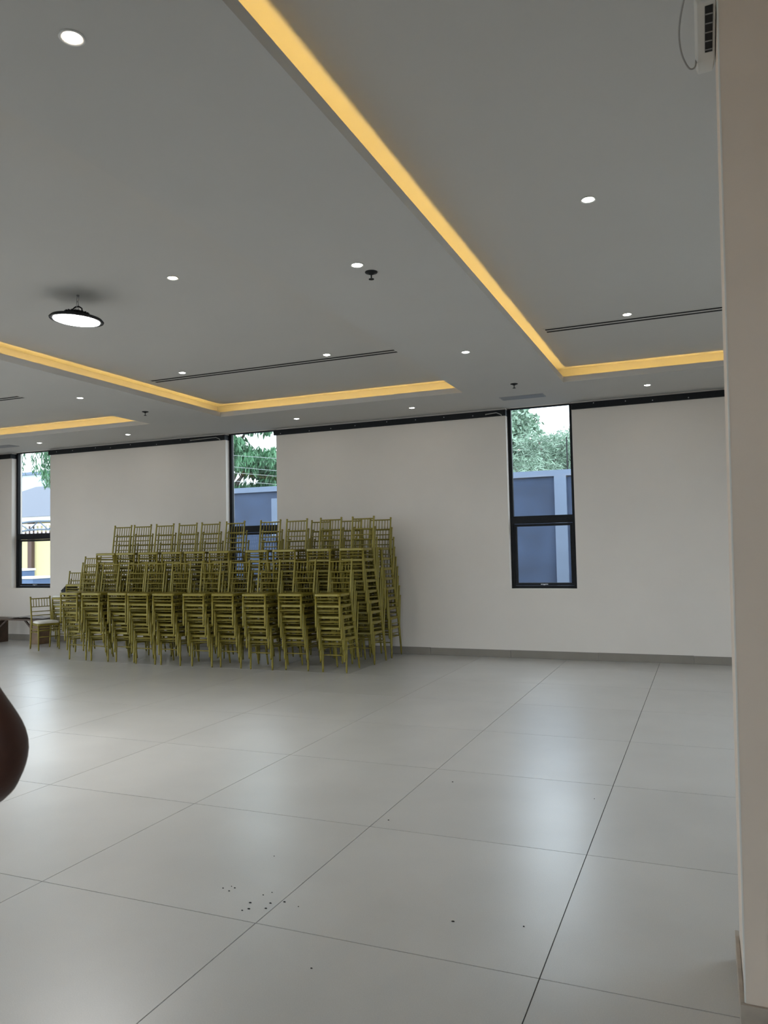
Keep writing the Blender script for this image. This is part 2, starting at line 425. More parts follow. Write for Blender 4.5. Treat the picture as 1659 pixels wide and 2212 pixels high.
cb = MB().tube(smooth_path([(-.02, -.26, .12), (-.062, -.17, .085), (-.088, -.06, .04), (-.086, .03, .0), (-.062, .10, -.028), (-.04, .12, -.02), (-.034, .135, .02)]), .0033, 8).build('cable', 'cable', au, smooth=True)

# ------------------------------------------------------------------ ceiling fittings
def make_downlight(mt):
    e = empty('downlight')
    MB().lathe([(.048, .001), (.050, -.004), (.044, -.006), (.036, -.002)], 28).build('trim_ring', 'white_metal', e, smooth=True)
    MB().lathe([(.033, -.0022), (.033, -.0045), (.026, -.006)], 28).build('lens', mt, e, smooth=True)
    return e
DL = [(-2.165, 2.19, ZC, 'w', 'bright recessed downlight at the top left corner of the picture'),
      (-2.17, 4.81, ZC, 'n', 'recessed downlight on the soffit right beside the nearest sprinkler'),
      (-2.18, 7.47, ZC, 'n', 'recessed downlight on the soffit between the middle and right trays, nearer the far wall'),
      (-.60, 4.86, ZT, 'n', 'recessed downlight in the right tray nearest the camera'),
      (-.605, 7.49, ZT, 'n', 'recessed downlight in the right tray just above the slot diffuser'),
      (-3.78, 4.86, ZT, 'w', 'recessed downlight in the middle tray right of the hanging lamp'),
      (-3.79, 7.54, ZT, 'n', 'recessed downlight in the middle tray above the middle of its slot diffuser'),
      (-5.71, 7.51, ZT, 'n', 'recessed downlight in the middle tray above the left end of its slot diffuser'),
      (-7.21, 7.42, ZC, 'n', 'recessed downlight on the soffit between the left and middle trays'),
      (-.606, 10.09, ZC, 'n', 'recessed downlight above the far wall right of the right window'),
      (-3.756, 10.11, ZC, 'n', 'recessed downlight near the far wall left of the grey ceiling grille'),
      (-5.60, 10.10, ZC, 'n', 'recessed downlight near the far wall just right of the middle window'),
      (-8.77, 10.08, ZC, 'n', 'recessed downlight near the far wall between the left and middle windows'),
      (-10.71, 10.07, ZC, 'n', 'recessed downlight above the leftmost window')]
protos = {'w': make_downlight('lamp_warm'), 'n': make_downlight('lamp_white')}
used = set()
for x, y, z, kd, lb in DL:
    o = protos[kd] if kd not in used else copy_tree(protos[kd]); used.add(kd)
    o.location = (x, y, z); tag(o, lb, 'downlight', 'recessed ceiling downlights')

# slot diffusers: two dark slots in a white frame
def slot(xa, xb, y, lb):
    e = empty('slot_diffuser', ((xa+xb)/2, y, ZT)); hw = (xb-xa)/2
    MB().box(-hw, hw, -.085, .085, -.003, .001).build('frame', 'ceiling', e)
    for s_ in (-1, 1): MB().box(-hw+.015, hw-.015, s_*.042-.021, s_*.042+.021, -.0045, -.0028).build('slot', 'dark', e)
    tag(e, lb, 'air vent', 'slot diffusers in the ceiling trays')
slot(-6.33, -3.02, 7.73, 'long double slot air diffuser across the middle ceiling tray')
slot(-1.42, 1.9, 7.70, 'long double slot air diffuser in the right ceiling tray beside the column')
slot(-11.3, -8.47, 7.66, 'double slot air diffuser in the left ceiling tray at the left picture edge')
def grille(x, lb):
    e = empty('ceiling_grille', (x, 10.09, ZC)); 
    MB().box(-.29, .29, -.11, .11, -.006, .001).build('frame', 'panel_grey', e)
    for k in range(12): MB().box(-.27, .27, -.098+k*.0165, -.088+k*.0165, -.010, -.0055).build('slat', 'panel_grey', e)
    tag(e, lb, 'air vent', 'grey grilles near the far wall')
grille(-2.18, 'grey rectangular ceiling grille in front of the right window')
grille(-11.62, 'grey ceiling grille in front of the leftmost window at the picture edge')
def sprinkler():
    e = empty('sprinkler')
    MB().lathe([(.046, .001), (.044, -.006), (.020, -.012), (.016, -.018)], 20).build('escutcheon', 'black', e, smooth=True)
    MB().tube([(0, 0, -.014), (0, 0, -.048)], .005, 8).build('stem', 'black', e)
    MB().lathe([(.019, -.050), (.020, -.054), (.008, -.057)], 14).build('deflector', 'black', e)
    return e
sp = sprinkler()
for k, (x, y, lb) in enumerate([(-2.137, 4.98, 'black fire sprinkler head nearest the camera on the soffit'),
                                (-2.09, 9.22, 'small black fire sprinkler head near the right window'),
                                (-7.15, 8.57, 'small black fire sprinkler head between the left and middle trays')]):
    o = sp if k == 0 else copy_tree(sp); o.location = (x, y, ZC); tag(o, lb, 'sprinkler', 'ceiling fire sprinklers')

# hanging high-bay lamp
pl = empty('pendant_lamp', (-4.735, 4.85, ZT)); tag(pl, 'round black high-bay lamp hanging on a chain, glowing white', 'lamp')
tilt = Matrix.Rotation(math.radians(5), 4, 'Y')
hook = MB().lathe([(.012, .0), (.012, -.012), (.005, -.016)], 10).build('ceiling_hook', 'steel', pl)
zc = -.012
for k in range(3):
    pts = []
    for j in range(13):
        t = 2*math.pi*j/12; a_, b_ = math.cos(t)*.011, math.sin(t)*.026
        pts.append((a_ if k % 2 == 0 else 0, 0 if k % 2 == 0 else a_, zc-.022+b_))
    MB().tube(pts, .003, 6).build('chain_link', 'steel', pl, smooth=True); zc -= .042
body = MB().lathe([(.02, -.128), (.06, -.136), (.085, -.155), (.095, -.178), (.198, -.188), (.215, -.205), (.212, -.214), (.186, -.212)], 40).build('housing', 'black', pl, smooth=True)
hd = MB().tube([(-.055, 0, -.145), (-.05, 0, -.115), (-.02, 0, -.098), (.02, 0, -.098), (.05, 0, -.115), (.055, 0, -.145)], .006, 8).build('handle', 'black', pl, smooth=True)
for k in range(20):
    t = 2*math.pi*k/20
    f_ = MB().box(.06, .098, -.002, .002, -.182, -.142).build('fin', 'black', body); f_.rotation_euler = (0, 0, t)
ln_ = MB().lathe([(.182, -.2125), (.180, -.218), (.12, -.226), (.02, -.229)], 40).build('lens', 'lamp_cool', pl, smooth=True)
pl.rotation_euler = (0, math.radians(4), 0)
sd = bpy.data.lights.new('lamp_beam', 'SPOT'); sd.energy = 150; sd.spot_size = math.radians(128); sd.spot_blend = 1.0; sd.shadow_soft_size = .15; sd.color = (.95, .98, 1.0)
so_ = bpy.data.objects.new('lamp_beam', sd); COL.objects.link(so_); so_.parent = pl; so_.location = (0, 0, -.24)   # high-bay reflector throws most light down
for x_, y_, lb in ((-9.615, 4.85, 'added round black high-bay lamp in the left tray, unseen outside the picture'),):  # extra unseen lamp, added to brighten the hall
    o = copy_tree(pl); o.location = (x_, y_, ZT); tag(o, lb, 'lamp', 'hanging high-bay lamps')
pl['group'] = 'hanging high-bay lamps'

# ------------------------------------------------------------------ chairs
G = 'chair'
def build_meshes():
    d = {}
    def rounded(wf_, wb_, yf, yb, r, z):
        out = []
        cs = [(-wf_/2+r, yf+r, math.pi, 1.5*math.pi), (wf_/2-r, yf+r, 1.5*math.pi, 2*math.pi), (wb_/2-r, yb-r, 0, .5*math.pi), (-wb_/2+r, yb-r, .5*math.pi, math.pi)]
        for cx, cy, a0, a1 in cs:
            for q in range(3):
                t = a0+(a1-a0)*q/2; out.append((cx+r*math.cos(t), cy+r*math.sin(t), z))
        return out
    d['seat'] = MB().loft([rounded(.355, .325, -.198, .142, .03, .404), rounded(.370, .335, -.206, .147, .035, .410), rounded(.370, .335, -.206, .147, .035, .434), rounded(.356, .325, -.196, .140, .03, .441)]).mesh('seat', 'chair')
    d['cushion'] = MB().loft([rounded(.352, .322, -.198, .135, .04, .442), rounded(.362, .330, -.203, .140, .05, .455), rounded(.356, .324, -.198, .134, .05, .472), rounded(.30, .27, -.16, .10, .05, .482)]).mesh('cushion', 'cushion', True)
    d['leg'] = MB().tube([(0, 0, 0), (0, 0, .03), (0, .003, .20), (0, .004, .205), (0, .006, .405)], [.009, .0125, .0135, .015, .0135], 8).mesh('leg', 'chair', True)
    d['post'] = MB().tube([(0, .238, 0), (0, .232, .03), (0, .172, .41), (0, .168, .45), (0, .192, .62), (0, .228, .855), (0, .229, .862), (0, .231, .875), (0, .232, .880)],
                          [.009, .0125, .0135, .0135, .013, .0115, .015, .014, .006], 8).mesh('back_post', 'chair', True)
    def rail(z, y, hw, r, bow):
        return MB().tube([(-hw, y, z), (-hw*.5, y+bow*.75, z), (0, y+bow, z), (hw*.5, y+bow*.75, z), (hw, y, z)], r, 6).mesh('rail', 'chair', True)
    def py(z): return .168+(z-.45)*.148
    d['top'] = rail(.842, py(.842), .158, .0095, .012)
    d['r2'] = rail(.705, py(.705), .155, .0075, .012)
    d['r3'] = rail(.625, py(.625), .153, .0075, .012)
    d['r4'] = rail(.560, py(.560), .151, .0075, .012)
    d['spin'] = MB().tube([(0, py(.705)+.010, .705), (0, py(.842)+.010, .842)], .0062, 6).mesh('spindle', 'chair', True)
    d['fs'] = MB().tube([(-.165, -.186, 0), (.165, -.186, 0)], .0075, 6).mesh('front_stretcher', 'chair', True)
    d['ss'] = MB().tube([(0, -.186, 0), (0, .185, -.012)], .0075, 6).mesh('side_stretcher', 'chair', True)
    d['rs'] = MB().tube([(-.155, .188, 0), (.155, .188, 0)], .0075, 6).mesh('rear_stretcher', 'chair', True)
    return d
CM = build_meshes()
CHAIR_PARTS = [('seat', 'seat', (0, 0, 0)), ('leg', 'leg', (-.167, -.19, 0)), ('leg', 'leg', (.167, -.19, 0)),
               ('back_post', 'post', (-.160, 0, 0)), ('back_post', 'post', (.160, 0, 0)),
               ('top_rail', 'top', (0, 0, 0)), ('back_rail', 'r2', (0, 0, 0)), ('back_rail', 'r3', (0, 0, 0)), ('back_rail', 'r4', (0, 0, 0))]
for k in range(6): CHAIR_PARTS.append(('spindle', 'spin', (-.1125+k*.045, 0, 0)))
for z in (.375, .335, .222): CHAIR_PARTS.append(('stretcher', 'fs', (0, 0, z)))
for z in (.350, .300):
    for s_ in (-1, 1): CHAIR_PARTS.append(('stretcher', 'ss', (.163*s_, 0, z)))
CHAIR_PARTS.append(('stretcher', 'rs', (0, .012, .285)))
def chair(x, y, z, rz, label, group, cushion=False, rx=0):
    """x, y: middle of the front feet"""
    e = bpy.data.objects.new('spindle_chair', None); COL.objects.link(e); e.empty_display_size = .1
    e.location = (x - math.sin(rz)*.19, y + math.cos(rz)*.19, z); e.rotation_euler = (rx, 0, rz)
    tag(e, label, 'chair', group)
    for nm, key, loc in CHAIR_PARTS:
        o = bpy.data.objects.new(nm, CM[key]); COL.objects.link(o); o.location = loc; o.parent = e
    if cushion:
        o = bpy.data.objects.new('cushion', CM['cushion']); COL.objects.link(o); o.parent = e; o['label'] = 'cream padded seat cushion'
    return e
ORD = ['first', 'second', 'third', 'fourth', 'fifth', 'sixth', 'seventh', 'eighth', 'ninth', 'tenth']
def stack(x, y, n, rz, where, group, dz=.1436, dy=.041, cushion=False):
    for k in range(n):
        lv = 'lowest' if k == 0 else 'topmost' if k == n-1 else ORD[k]+' from the floor'
        j = .006
        chair(x+rnd.uniform(-j, j)+math.sin(rz)*dy*k, y-math.cos(rz)*dy*k, k*dz, rz+math.radians(rnd.uniform(-.7, .7)), 'gold spindle-back chair, %s in %s' % (lv, where), group, cushion)
R1 = [(-8.754, 8.95), (-8.308, 8.92), (-7.836, 8.93), (-7.409, 8.86), (-6.976, 8.86), (-6.450, 8.86), (-6.003, 8.89), (-5.505, 8.87), (-4.997, 8.93), (-4.444, 8.91)]
for k, (x, y) in enumerate(R1):
    wh = "the front row's leftmost stack" if k == 0 else "the front row's rightmost stack" if k == 9 else "the front row's %s stack from left" % ORD[k]
    stack(x, y, 5, math.radians(rnd.uniform(-3, 1)), wh, 'gold chairs stacked five high in front')
R2 = [-8.555, -8.184, -7.725, -7.321, -6.898, -6.445, -5.842, -5.399, -4.861, -4.375]
for k, x in enumerate(R2):
    wh = "the tall middle row's leftmost stack" if k == 0 else "the tall middle row's rightmost stack" if k == 9 else "the tall middle row's %s stack from left" % ORD[k]
    stack(x, 9.63+rnd.uniform(-.02, .02), 9, math.radians(rnd.uniform(-2.5, 2.5)), wh, 'gold chairs stacked nine high behind the front row')
for k, x in enumerate([-5.36, -4.86, -4.38]):
    stack(x, 10.29, 9, math.radians(rnd.uniform(-1.5, 1.5)), "the rear wall-side row's %s stack" % ('left', 'centre', 'right')[k], 'gold chairs stacked nine high against the wall')
stack(-9.32, 9.66, 6, math.radians(1), 'the short stack left of the tall row', 'gold chairs stacked six high at left', dz=.133)
stack(-10.17, 10.12, 4, math.radians(4), 'the cream-cushioned stack behind the lone chair', 'cushioned gold chairs stacked at left', dz=.138, cushion=True)
chair(-10.168, 9.763, 0, math.radians(65.4), 'single gold spindle-back chair with cream cushion standing alone at left', 'lone chair', True)

# black bag lying over the cushioned stack
bm = bmesh.new(); bmesh.ops.create_icosphere(bm, subdivisions=3, radius=1)
for v in bm.verts:
    n = v.co.normalized(); f_ = 1+.16*math.sin(5*n.x+2*n.z)+.10*math.sin(9*n.y+4*n.z)
    v.co = Vector((n.x*.10*f_, n.y*.13*f_, n.z*.085*f_+(.03*math.sin(4*n.x))))
me = bpy.data.meshes.new('bag'); bm.to_mesh(me); bm.free(); me.materials.append(M['bag'])
me.polygons.foreach_set('use_smooth', [True]*len(me.polygons))
bag = obj('cloth_bag', me, None, (-9.98, 10.02, .97)); tag(bag, 'crumpled black cloth bag on the cushioned chair stack', 'bag')

# ------------------------------------------------------------------ low bench at far left
be = empty('bench', (-11.45, 10.45, 0)); tag(be, 'dark wooden bench with slanted braces under the leftmost window', 'bench')
MB().box(-1.0, .92, -.17, .17, .415, .445).build('bench_top', 'wood', be, bevel=.004)
for x0, nm in ((-.62, 'leg'), (.26, 'leg')):
    MB().box(x0, x0+(.05 if x0 < 0 else .22), -.15, .13, .0, .415).build(nm, 'wood' if x0 < 0 else 'brownwood', be, bevel=.003)
MB().tube([(-.62, -.10, .20), (-.34, -.10, .415)], .020, 4).build('brace', 'wood', be)
MB().tube([(.29, -.10, .24), (.10, -.10, .415)], .020, 4).build('brace', 'wood', be)
MB().tube([(-.66, -.10, .20), (-.95, -.10, .415)], .020, 4).build('brace', 'wood', be)
mb = MB(); nx, ny = 22, 7
for i in range(nx+1):
    for j in range(ny+1):
        u, v_ = i/nx, j/ny
        mb.v.append((-.35+u*.85, -.15+v_*.3, .458+.018*abs(math.sin(u*9+v_*3))*math.sin(math.pi*u)+.012*math.sin(v_*7+u*5)*math.sin(math.pi*u)+.004))
for i in range(nx):
    for j in range(ny):
        a = i*(ny+1)+j; mb.f.append((a, a+ny+1, a+ny+2, a+1))
sh = mb.build('folded_sheet', 'sheet', smooth=True); sh.location = (-11.35, 10.45, 0)
so = sh.modifiers.new('thick', 'SOLIDIFY'); so.thickness = .006
tag(sh, 'crumpled grey cloth sheet lying on the dark bench', 'cloth')

# crumbs of dirt on the floor near the camera
mb = MB()
for k in range(20):
    if k < 13: x, y = -1.97+rnd.gauss(0, .11), 3.06+rnd.gauss(0, .07)
    else: x, y = rnd.uniform(-2.6, -.1), rnd.uniform(2.6, 5.0)
    s_ = rnd.uniform(.002, .0055); a = rnd.random()*3
    ring = [(x+s_*math.cos(a+t)*(1.6 if t % 2 else 1), y+s_*math.sin(a+t), .0) for t in (0, 1.2, 2.6, 3.9, 5.1)]
    mb.loft([ring, [(px*.6+x*.4, py_*.6+y*.4, .003) for px, py_, _ in ring]])
tag(mb.build('floor_dirt', 'bag'), 'scattered tiny dark crumbs of dirt on the near floor tiles', 'dirt', kind='stuff')

# ------------------------------------------------------------------ person standing just left of the frame, arms akimbo
LAT = Vector((.654, .757, 0)); FACE = Vector((-.757, .654, 0))
pe = empty('person', (-1.687, 1.156, 0)); 
pe.rotation_euler = (0, 0, math.atan2(LAT.y, LAT.x))      # local +x = towards the frame, local +y = facing away from the camera
tag(pe, 'person cut off by the left edge, dark bare bent elbow in view', 'person')
def skin_obj(name, joints, bones, mt, parent, root, sub=2):
    """joints: {key: (pos, radius or (rx, ry))}"""
    keys = list(joints); idx = {k: i for i, k in enumerate(keys)}
    me = bpy.data.meshes.new(name); me.from_pydata([joints[k][0] for k in keys], [(idx[a], idx[b]) for a, b in bones], [])
    o = obj(name, me, parent)
    md = o.modifiers.new('skin', 'SKIN'); md.use_smooth_shade = True
    if not me.skin_vertices: me.skin_vertices.new()
    for k in keys:
        r = joints[k][1]; sv = me.skin_vertices[0].data[idx[k]]
        sv.radius = r if isinstance(r, tuple) else (r, r); sv.use_root = (k == root)
    sb = o.modifiers.new('sub', 'SUBSURF'); sb.levels = sub; sb.render_levels = sub
    me.materials.append(M[mt]); return o
J = {'pelvis': ((0, 0, .98), (.15, .11)), 'waist': ((0, .0, 1.12), (.135, .10)), 'chest': ((0, 0, 1.32), (.165, .115)), 'collar': ((0, -.01, 1.47), (.10, .075)),
     'neck': ((0, -.005, 1.55), (.05, .053)), 'skull0': ((0, .012, 1.60), (.062, .075)), 'skull1': ((0, .012, 1.70), (.077, .095)), 'skull2': ((0, .0, 1.78), (.072, .09)), 'skull3': ((0, -.005, 1.83), (.045, .055))}
B = [('pelvis', 'waist'), ('waist', 'chest'), ('chest', 'collar'), ('collar', 'neck'), ('neck', 'skull0'), ('skull0', 'skull1'), ('skull1', 'skull2'), ('skull2', 'skull3')]
for s_, t in ((1, 'r'), (-1, 'l')):
    J.update({t+'sh': ((s_*.165, -.01, 1.475), .060), t+'ua': ((s_*.158, -.035, 1.37), .050), t+'ua2': ((s_*.168, -.055, 1.285), .050), t+'el0': ((s_*.212, -.075, 1.21), .055), t+'el': ((s_*.243, -.083, 1.15), .061), t+'el1': ((s_*.230, -.06, 1.085), .056),
              t+'fa': ((s_*.215, -.01, 1.04), .047), t+'wr': ((s_*.185, .075, 1.0), (.026, .03)), t+'pm': ((s_*.172, .115, .985), (.018, .04)), t+'pm2': ((s_*.163, .15, .965), (.015, .04)),
              t+'hip': ((s_*.095, 0, .92), .095), t+'th': ((s_*.105, .01, .72), .08), t+'kn': ((s_*.11, .01, .50), .058), t+'ca': ((s_*.112, -.015, .36), .056), t+'an': ((s_*.115, -.02, .10), .038), t+'he': ((s_*.117, -.03, .05), .04), t+'fo': ((s_*.125, .08, .04), (.042, .032)), t+'to': ((s_*.13, .17, .032), (.04, .022))})
    B += [('collar', t+'sh'), (t+'sh', t+'ua'), (t+'ua', t+'ua2'), (t+'ua2', t+'el0'), (t+'el0', t+'el'), (t+'el', t+'el1'), (t+'el1', t+'fa'), (t+'fa', t+'wr'), (t+'wr', t+'pm'), (t+'pm', t+'pm2'),
          ('pelvis', t+'hip'), (t+'hip', t+'th'), (t+'th', t+'kn'), (t+'kn', t+'ca'), (t+'ca', t+'an'), (t+'an', t+'he'), (t+'he', t+'fo'), (t+'fo', t+'to')]
    for q, (dz, ln) in enumerate(((.022, .07), (.007, .078), (-.008, .074), (-.022, .058))):   # fingers curl forward over the hip
        a = (s_*.160, .16, .965+dz); b_ = (s_*.148, .16+ln*.55, .960+dz*1.15); c = (s_*.128, .16+ln, .950+dz*1.2)
        J.update({t+'f%da' % q: (a, .0095), t+'f%db' % q: (b_, .0088), t+'f%dc' % q: (c, .0075)})
        B += [(t+'pm2', t+'f%da' % q), (t+'f%da' % q, t+'f%db' % q), (t+'f%db' % q, t+'f%dc' % q)]
    J.update({t+'t0': ((s_*.178, .105, 1.015), .011), t+'t1': ((s_*.172, .075, 1.035), .010), t+'t2': ((s_*.160, .05, 1.04), .008)})
    B += [(t+'pm', t+'t0'), (t+'t0', t+'t1'), (t+'t1', t+'t2')]
skin_obj('body', J, B, 'skin', pe, 'pelvis')
# face: nose, lips, eyes, ears
skin_obj('nose', {'a': ((0, .103, 1.735), .009), 'b': ((0, .122, 1.695), .014), 'c': ((0, .116, 1.683), .017)}, [('a', 'b'), ('b', 'c')], 'skin', pe, 'a')
for s_ in (1, -1):
    ey = MB().lathe([(.002, -.013), (.009, -.009), (.013, 0), (.009, .009), (.002, .013)], 14).build('eye', 'eye', pe, True); ey.location = (s_*.032, .088, 1.727)
    ir = MB().lathe([(.002, -.005), (.006, 0), (.002, .005)], 10).build('iris', 'iris', ey, True); ir.location = (0, .010, 0)
    skin_obj('ear', {'a': ((s_*.078, -.005, 1.735), (.008, .018)), 'b': ((s_*.082, -.008, 1.715), (.009, .020)), 'c': ((s_*.077, 0, 1.69), (.008, .012))}, [('a', 'b'), ('b', 'c')], 'skin', pe, 'a', 1)
skin_obj('lips', {'a': ((-.024, .093, 1.655), .006), 'b': ((0, .103, 1.655), .011), 'c': ((.024, .093, 1.655), .006)}, [('a', 'b'), ('b', 'c')], 'lip', pe, 'b', 1)
skin_obj('hair', {'a': ((0, -.03, 1.715), (.077, .075)), 'b': ((0, -.008, 1.79), (.080, .097)), 'c': ((0, -.008, 1.845), (.055, .065))}, [('a', 'b'), ('b', 'c')], 'hair', pe, 'a')
# clothing over the body
def ell(z, rx, ry, cy=0, n=20): return [(rx*math.cos(2*math.pi*k/n), cy+ry*math.sin(2*math.pi*k/n), z) for k in range(n)]
mb = MB().loft([ell(*q) for q in ((.885, .188, .138), (.90, .190, .140), (1.0, .184, .136), (1.12, .170, .126), (1.25, .186, .134), (1.36, .198, .138), (1.44, .200, .128), (1.49, .178, .112, -.01), (1.525, .125, .092, -.01), (1.55, .078, .078, -.008), (1.562, .070, .070, -.008))])
for s_ in (1, -1):
    mb.tube([(s_*.12, -.01, 1.455), (s_*.158, -.012, 1.485), (s_*.160, -.025, 1.42), (s_*.158, -.036, 1.37), (s_*.162, -.045, 1.33)], [.06, .076, .066, .060, .058], 16)
sm = mb.build('shirt', 'shirt', pe, True); sm['label'] = 'brownish short-sleeved shirt'
mb = MB().loft([ell(*q) for q in ((.80, .165, .11), (.86, .180, .128), (.93, .180, .132), (1.0, .168, .124), (1.03, .164, .122))])
for s_ in (1, -1):
    mb.tube([(s_*.085, 0, .90), (s_*.093, 0, .80), (s_*.105, .01, .66), (s_*.112, .01, .48), (s_*.115, -.012, .30), (s_*.117, -.02, .07)], [.10, .098, .09, .075, .07, .068], 16)
mb.build('trousers', 'trousers', pe, True)
for s_ in (1, -1):
    skin_obj('shoe', {'a': ((s_*.117, -.05, .047), (.045, .046)), 'b': ((s_*.125, .08, .046), (.050, .044)), 'c': ((s_*.132, .19, .036), (.042, .034))}, [('a', 'b'), ('b', 'c')], 'shoe', pe, 'a')

# ------------------------------------------------------------------ outdoors
GZ = -.25
gd = MB().box(-60, 30, YF+.24, 70, GZ-.3, GZ).build('ground', 'earth'); tag(gd, 'bare earth ground outside the windows', 'ground', kind='structure')
gd2 = MB().box(-60, 30, -40, YB-.3, GZ-.3, GZ).box(-60, XL-.3, YB-.3, YF+.24, GZ-.3, GZ).box(XR+.3, 30, YB-.3, YF+.24, GZ-.3, GZ).build('yard', 'earth'); tag(gd2, 'bare earth yard behind the hall', 'ground', kind='structure')
BY = 14.6
bwl = empty('boundary_wall', (-5, BY, GZ)); tag(bwl, 'blue-grey rendered boundary wall with pale coping outside the windows', 'wall')
bx0, bx1 = -13.2, 12.0; top = 2.93
MB().box(bx0+5, bx1+5, 0, .2, 0, top-.06-GZ).build('panel', 'bwall', bwl)
MB().box(bx0+5, bx1+5, -.05, .25, top-.06-GZ, top+.055-GZ).build('coping', 'bwall_l', bwl)
for xp in (-11.6, -5.45, -2.48, .6, 3.6, 6.6):
    MB().box(xp-.11+5, xp+.11+5, -.07, .0, 0, top-.06-GZ).build('pilaster', 'bwall_l', bwl)
# paler patch on the wall seen through the middle window
MB().box(-8.75+5, -8.5+5, -.012, 0, 1.9-GZ, 2.72-GZ).build('pale_patch', 'bwall_l', bwl)
ef = empty('electric_fence', (-5, BY+.1, top+.06)); tag(ef, 'electric fence of thin posts and wires along the boundary wall top', 'fence')
for xp in (-10.6, -2.36, 3.0): MB().tube([(xp+5, 0, 0), (xp+5, 0, .62)], .012, 6).build('post', 'black', ef)
for k in range(5): MB().tube([(bx0+5, 0, .1+k*.115), (-5.6, -.01, .11+k*.115), (2.64, 0, .1+k*.115), (8, -.01, .09+k*.115), (bx1+5, 0, .1+k*.115)], .0018, 4).build('wire', 'fence_wire', ef)
pole = empty('utility_pole', (-5.6, 16.5, GZ)); tag(pole, 'concrete utility pole behind the boundary wall carrying the overhead wires', 'pole')
MB().tube([(0, 0, 0), (0, 0, 5.6)], [.11, .08], 10).build('shaft', 'bwall_l', pole, True)
for k, z in enumerate((3.62, 3.27, 3.12, 2.93)): MB().lathe([(.03, 0), (.04, .03), (.02, .06)], 8).build('insulator', 'white_render', pole).location = (-.11, 0, z-GZ-.03)
for q, (za, zb) in enumerate(((4.015, 3.865), (3.72, 3.56), (3.57, 3.425), (3.36, 3.22))):   # overhead lines crossing in front of the trees
    sl = (zb-za)/1.17; f_ = lambda x: za+sl*(x+10.97)
    ow = MB().tube([(-19, 16.5, f_(-19)+.25), (-14, 16.5, f_(-14)+.03), (-10.97, 16.5, za), (-9.8, 16.5, zb), (-5.75, 16.5, f_(-5.75)+.2)], .0055, 5).build('overhead_wire', 'wire')
    tag(ow, ('highest', 'second highest', 'second lowest', 'lowest')[q]+' of the four pale overhead wires crossing the middle window', 'wire', 'overhead wires')

def leaf_mesh(name, blobs, mt, n, size, droop=0.0, narrow=.35, seed=1):
    """leaf quads clumped through ellipsoid blobs (centre, radii)"""
    R = random.Random(seed); v = []; f = []
    tot = sum(b[1][0]*b[1][1]*b[1][2] for b in blobs)
    for c, r in blobs:
        for _ in range(max(20, int(n*r[0]*r[1]*r[2]/tot))):
            d = Vector((R.gauss(0, 1), R.gauss(0, 1), R.gauss(0, 1))).normalized()*(.55+.45*R.random()**.5)
            p = Vector((c[0]+d.x*r[0], c[1]+d.y*r[1], c[2]+d.z*r[2]))
            a = Vector((R.gauss(0, 1), R.gauss(0, 1), R.gauss(0, .8)-droop*3)).normalized()
            s2 = a.cross(Vector((R.gauss(0, 1), R.gauss(0, 1), R.gauss(0, 1)))).normalized()
            l = size*R.uniform(.7, 1.4); w_ = l*narrow; k = len(v)
            v += [tuple(p), tuple(p+a*l*.5+s2*w_*.5), tuple(p+a*l), tuple(p+a*l*.5-s2*w_*.5)]
            f.append((k, k+1, k+2, k+3))
    me = bpy.data.meshes.new(name); me.from_pydata(v, [], f); me.materials.append(M[mt]); return me
def tree(x, y, h, blobs, mt, n, size, label, droop=0, narrow=.35, seed=1, rad=.16, branches=True):
    e = empty('tree', (x, y, GZ)); tag(e, label, 'tree', 'trees beyond the boundary wall')
    MB().tube([(0, 0, 0), (.05, 0, h*.3), (-.04, .03, h*.6), (.03, 0, h*.92)], [rad, rad*.8, rad*.55, rad*.2], 10).build('trunk', 'bark', e, True)
    if branches:
        for k, (c, r) in enumerate(blobs):
            z0 = max(h*.25, c[2]-abs(c[0])*.7-.4)
            MB().tube([(0, 0, min(z0, h*.85)), (c[0]*.5, c[1]*.5, (z0+c[2])/2+.1), (c[0]*1.05, c[1]*1.05, c[2]+.15)], [rad*.4, rad*.25, rad*.07], 6).build('branch', 'bark', e, True)
    fo = obj('foliage', leaf_mesh('foliage', blobs, mt, n, size, droop, narrow, seed), e); tag(fo, kind='stuff')
    return e
R = random.Random(5)
def crown(cx, cz, rx, rz, n, rb, seed):
    Q = random.Random(seed); out = []
    for _ in range(n):
        t = Q.random()*6.28; q = Q.random()**.5; ph = Q.uniform(-1, 1)
        s_ = (1-ph*ph)**.5
        out.append(((cx+rx*q*s_*math.cos(t), rx*q*s_*math.sin(t), cz+rz*ph*.9), (rb*Q.uniform(.7, 1.3), rb*Q.uniform(.7, 1.3), rb*Q.uniform(.5, .9))))
    return out
# right window: two pale feathery trees (tall on the left, sloping down right)
tree(-5.0, 21.5, 5.6, crown(0, 4.9, 1.0, 1.15, 26, .5, 3), 'leaf_pale', 15000, .13, 'pale round-leaved tree rising at left in the right window', 0, .6, 3)
tree(-3.6, 19.3, 4.2, crown(0, 3.75, 1.4, .75, 24, .5, 4), 'leaf_pale', 20000, .17, 'pale feathery tree low in the right window above the boundary wall', 0, .10, 4)
# middle window: drooping dark tree
tree(-13.4, 20.0, 7.2, crown(0, 5.2, 1.25, 2.3, 34, .60, 6), 'leaf_dark', 16000, .24, 'dark green drooping tree filling the middle window', .9, .22, 6)
tree(-11.6, 20.0, 4.6, crown(0, 3.9, 1.2, .95, 20, .5, 8), 'leaf_dark', 11000, .22, 'lower dark green drooping tree at right in the middle window', .8, .22, 8)
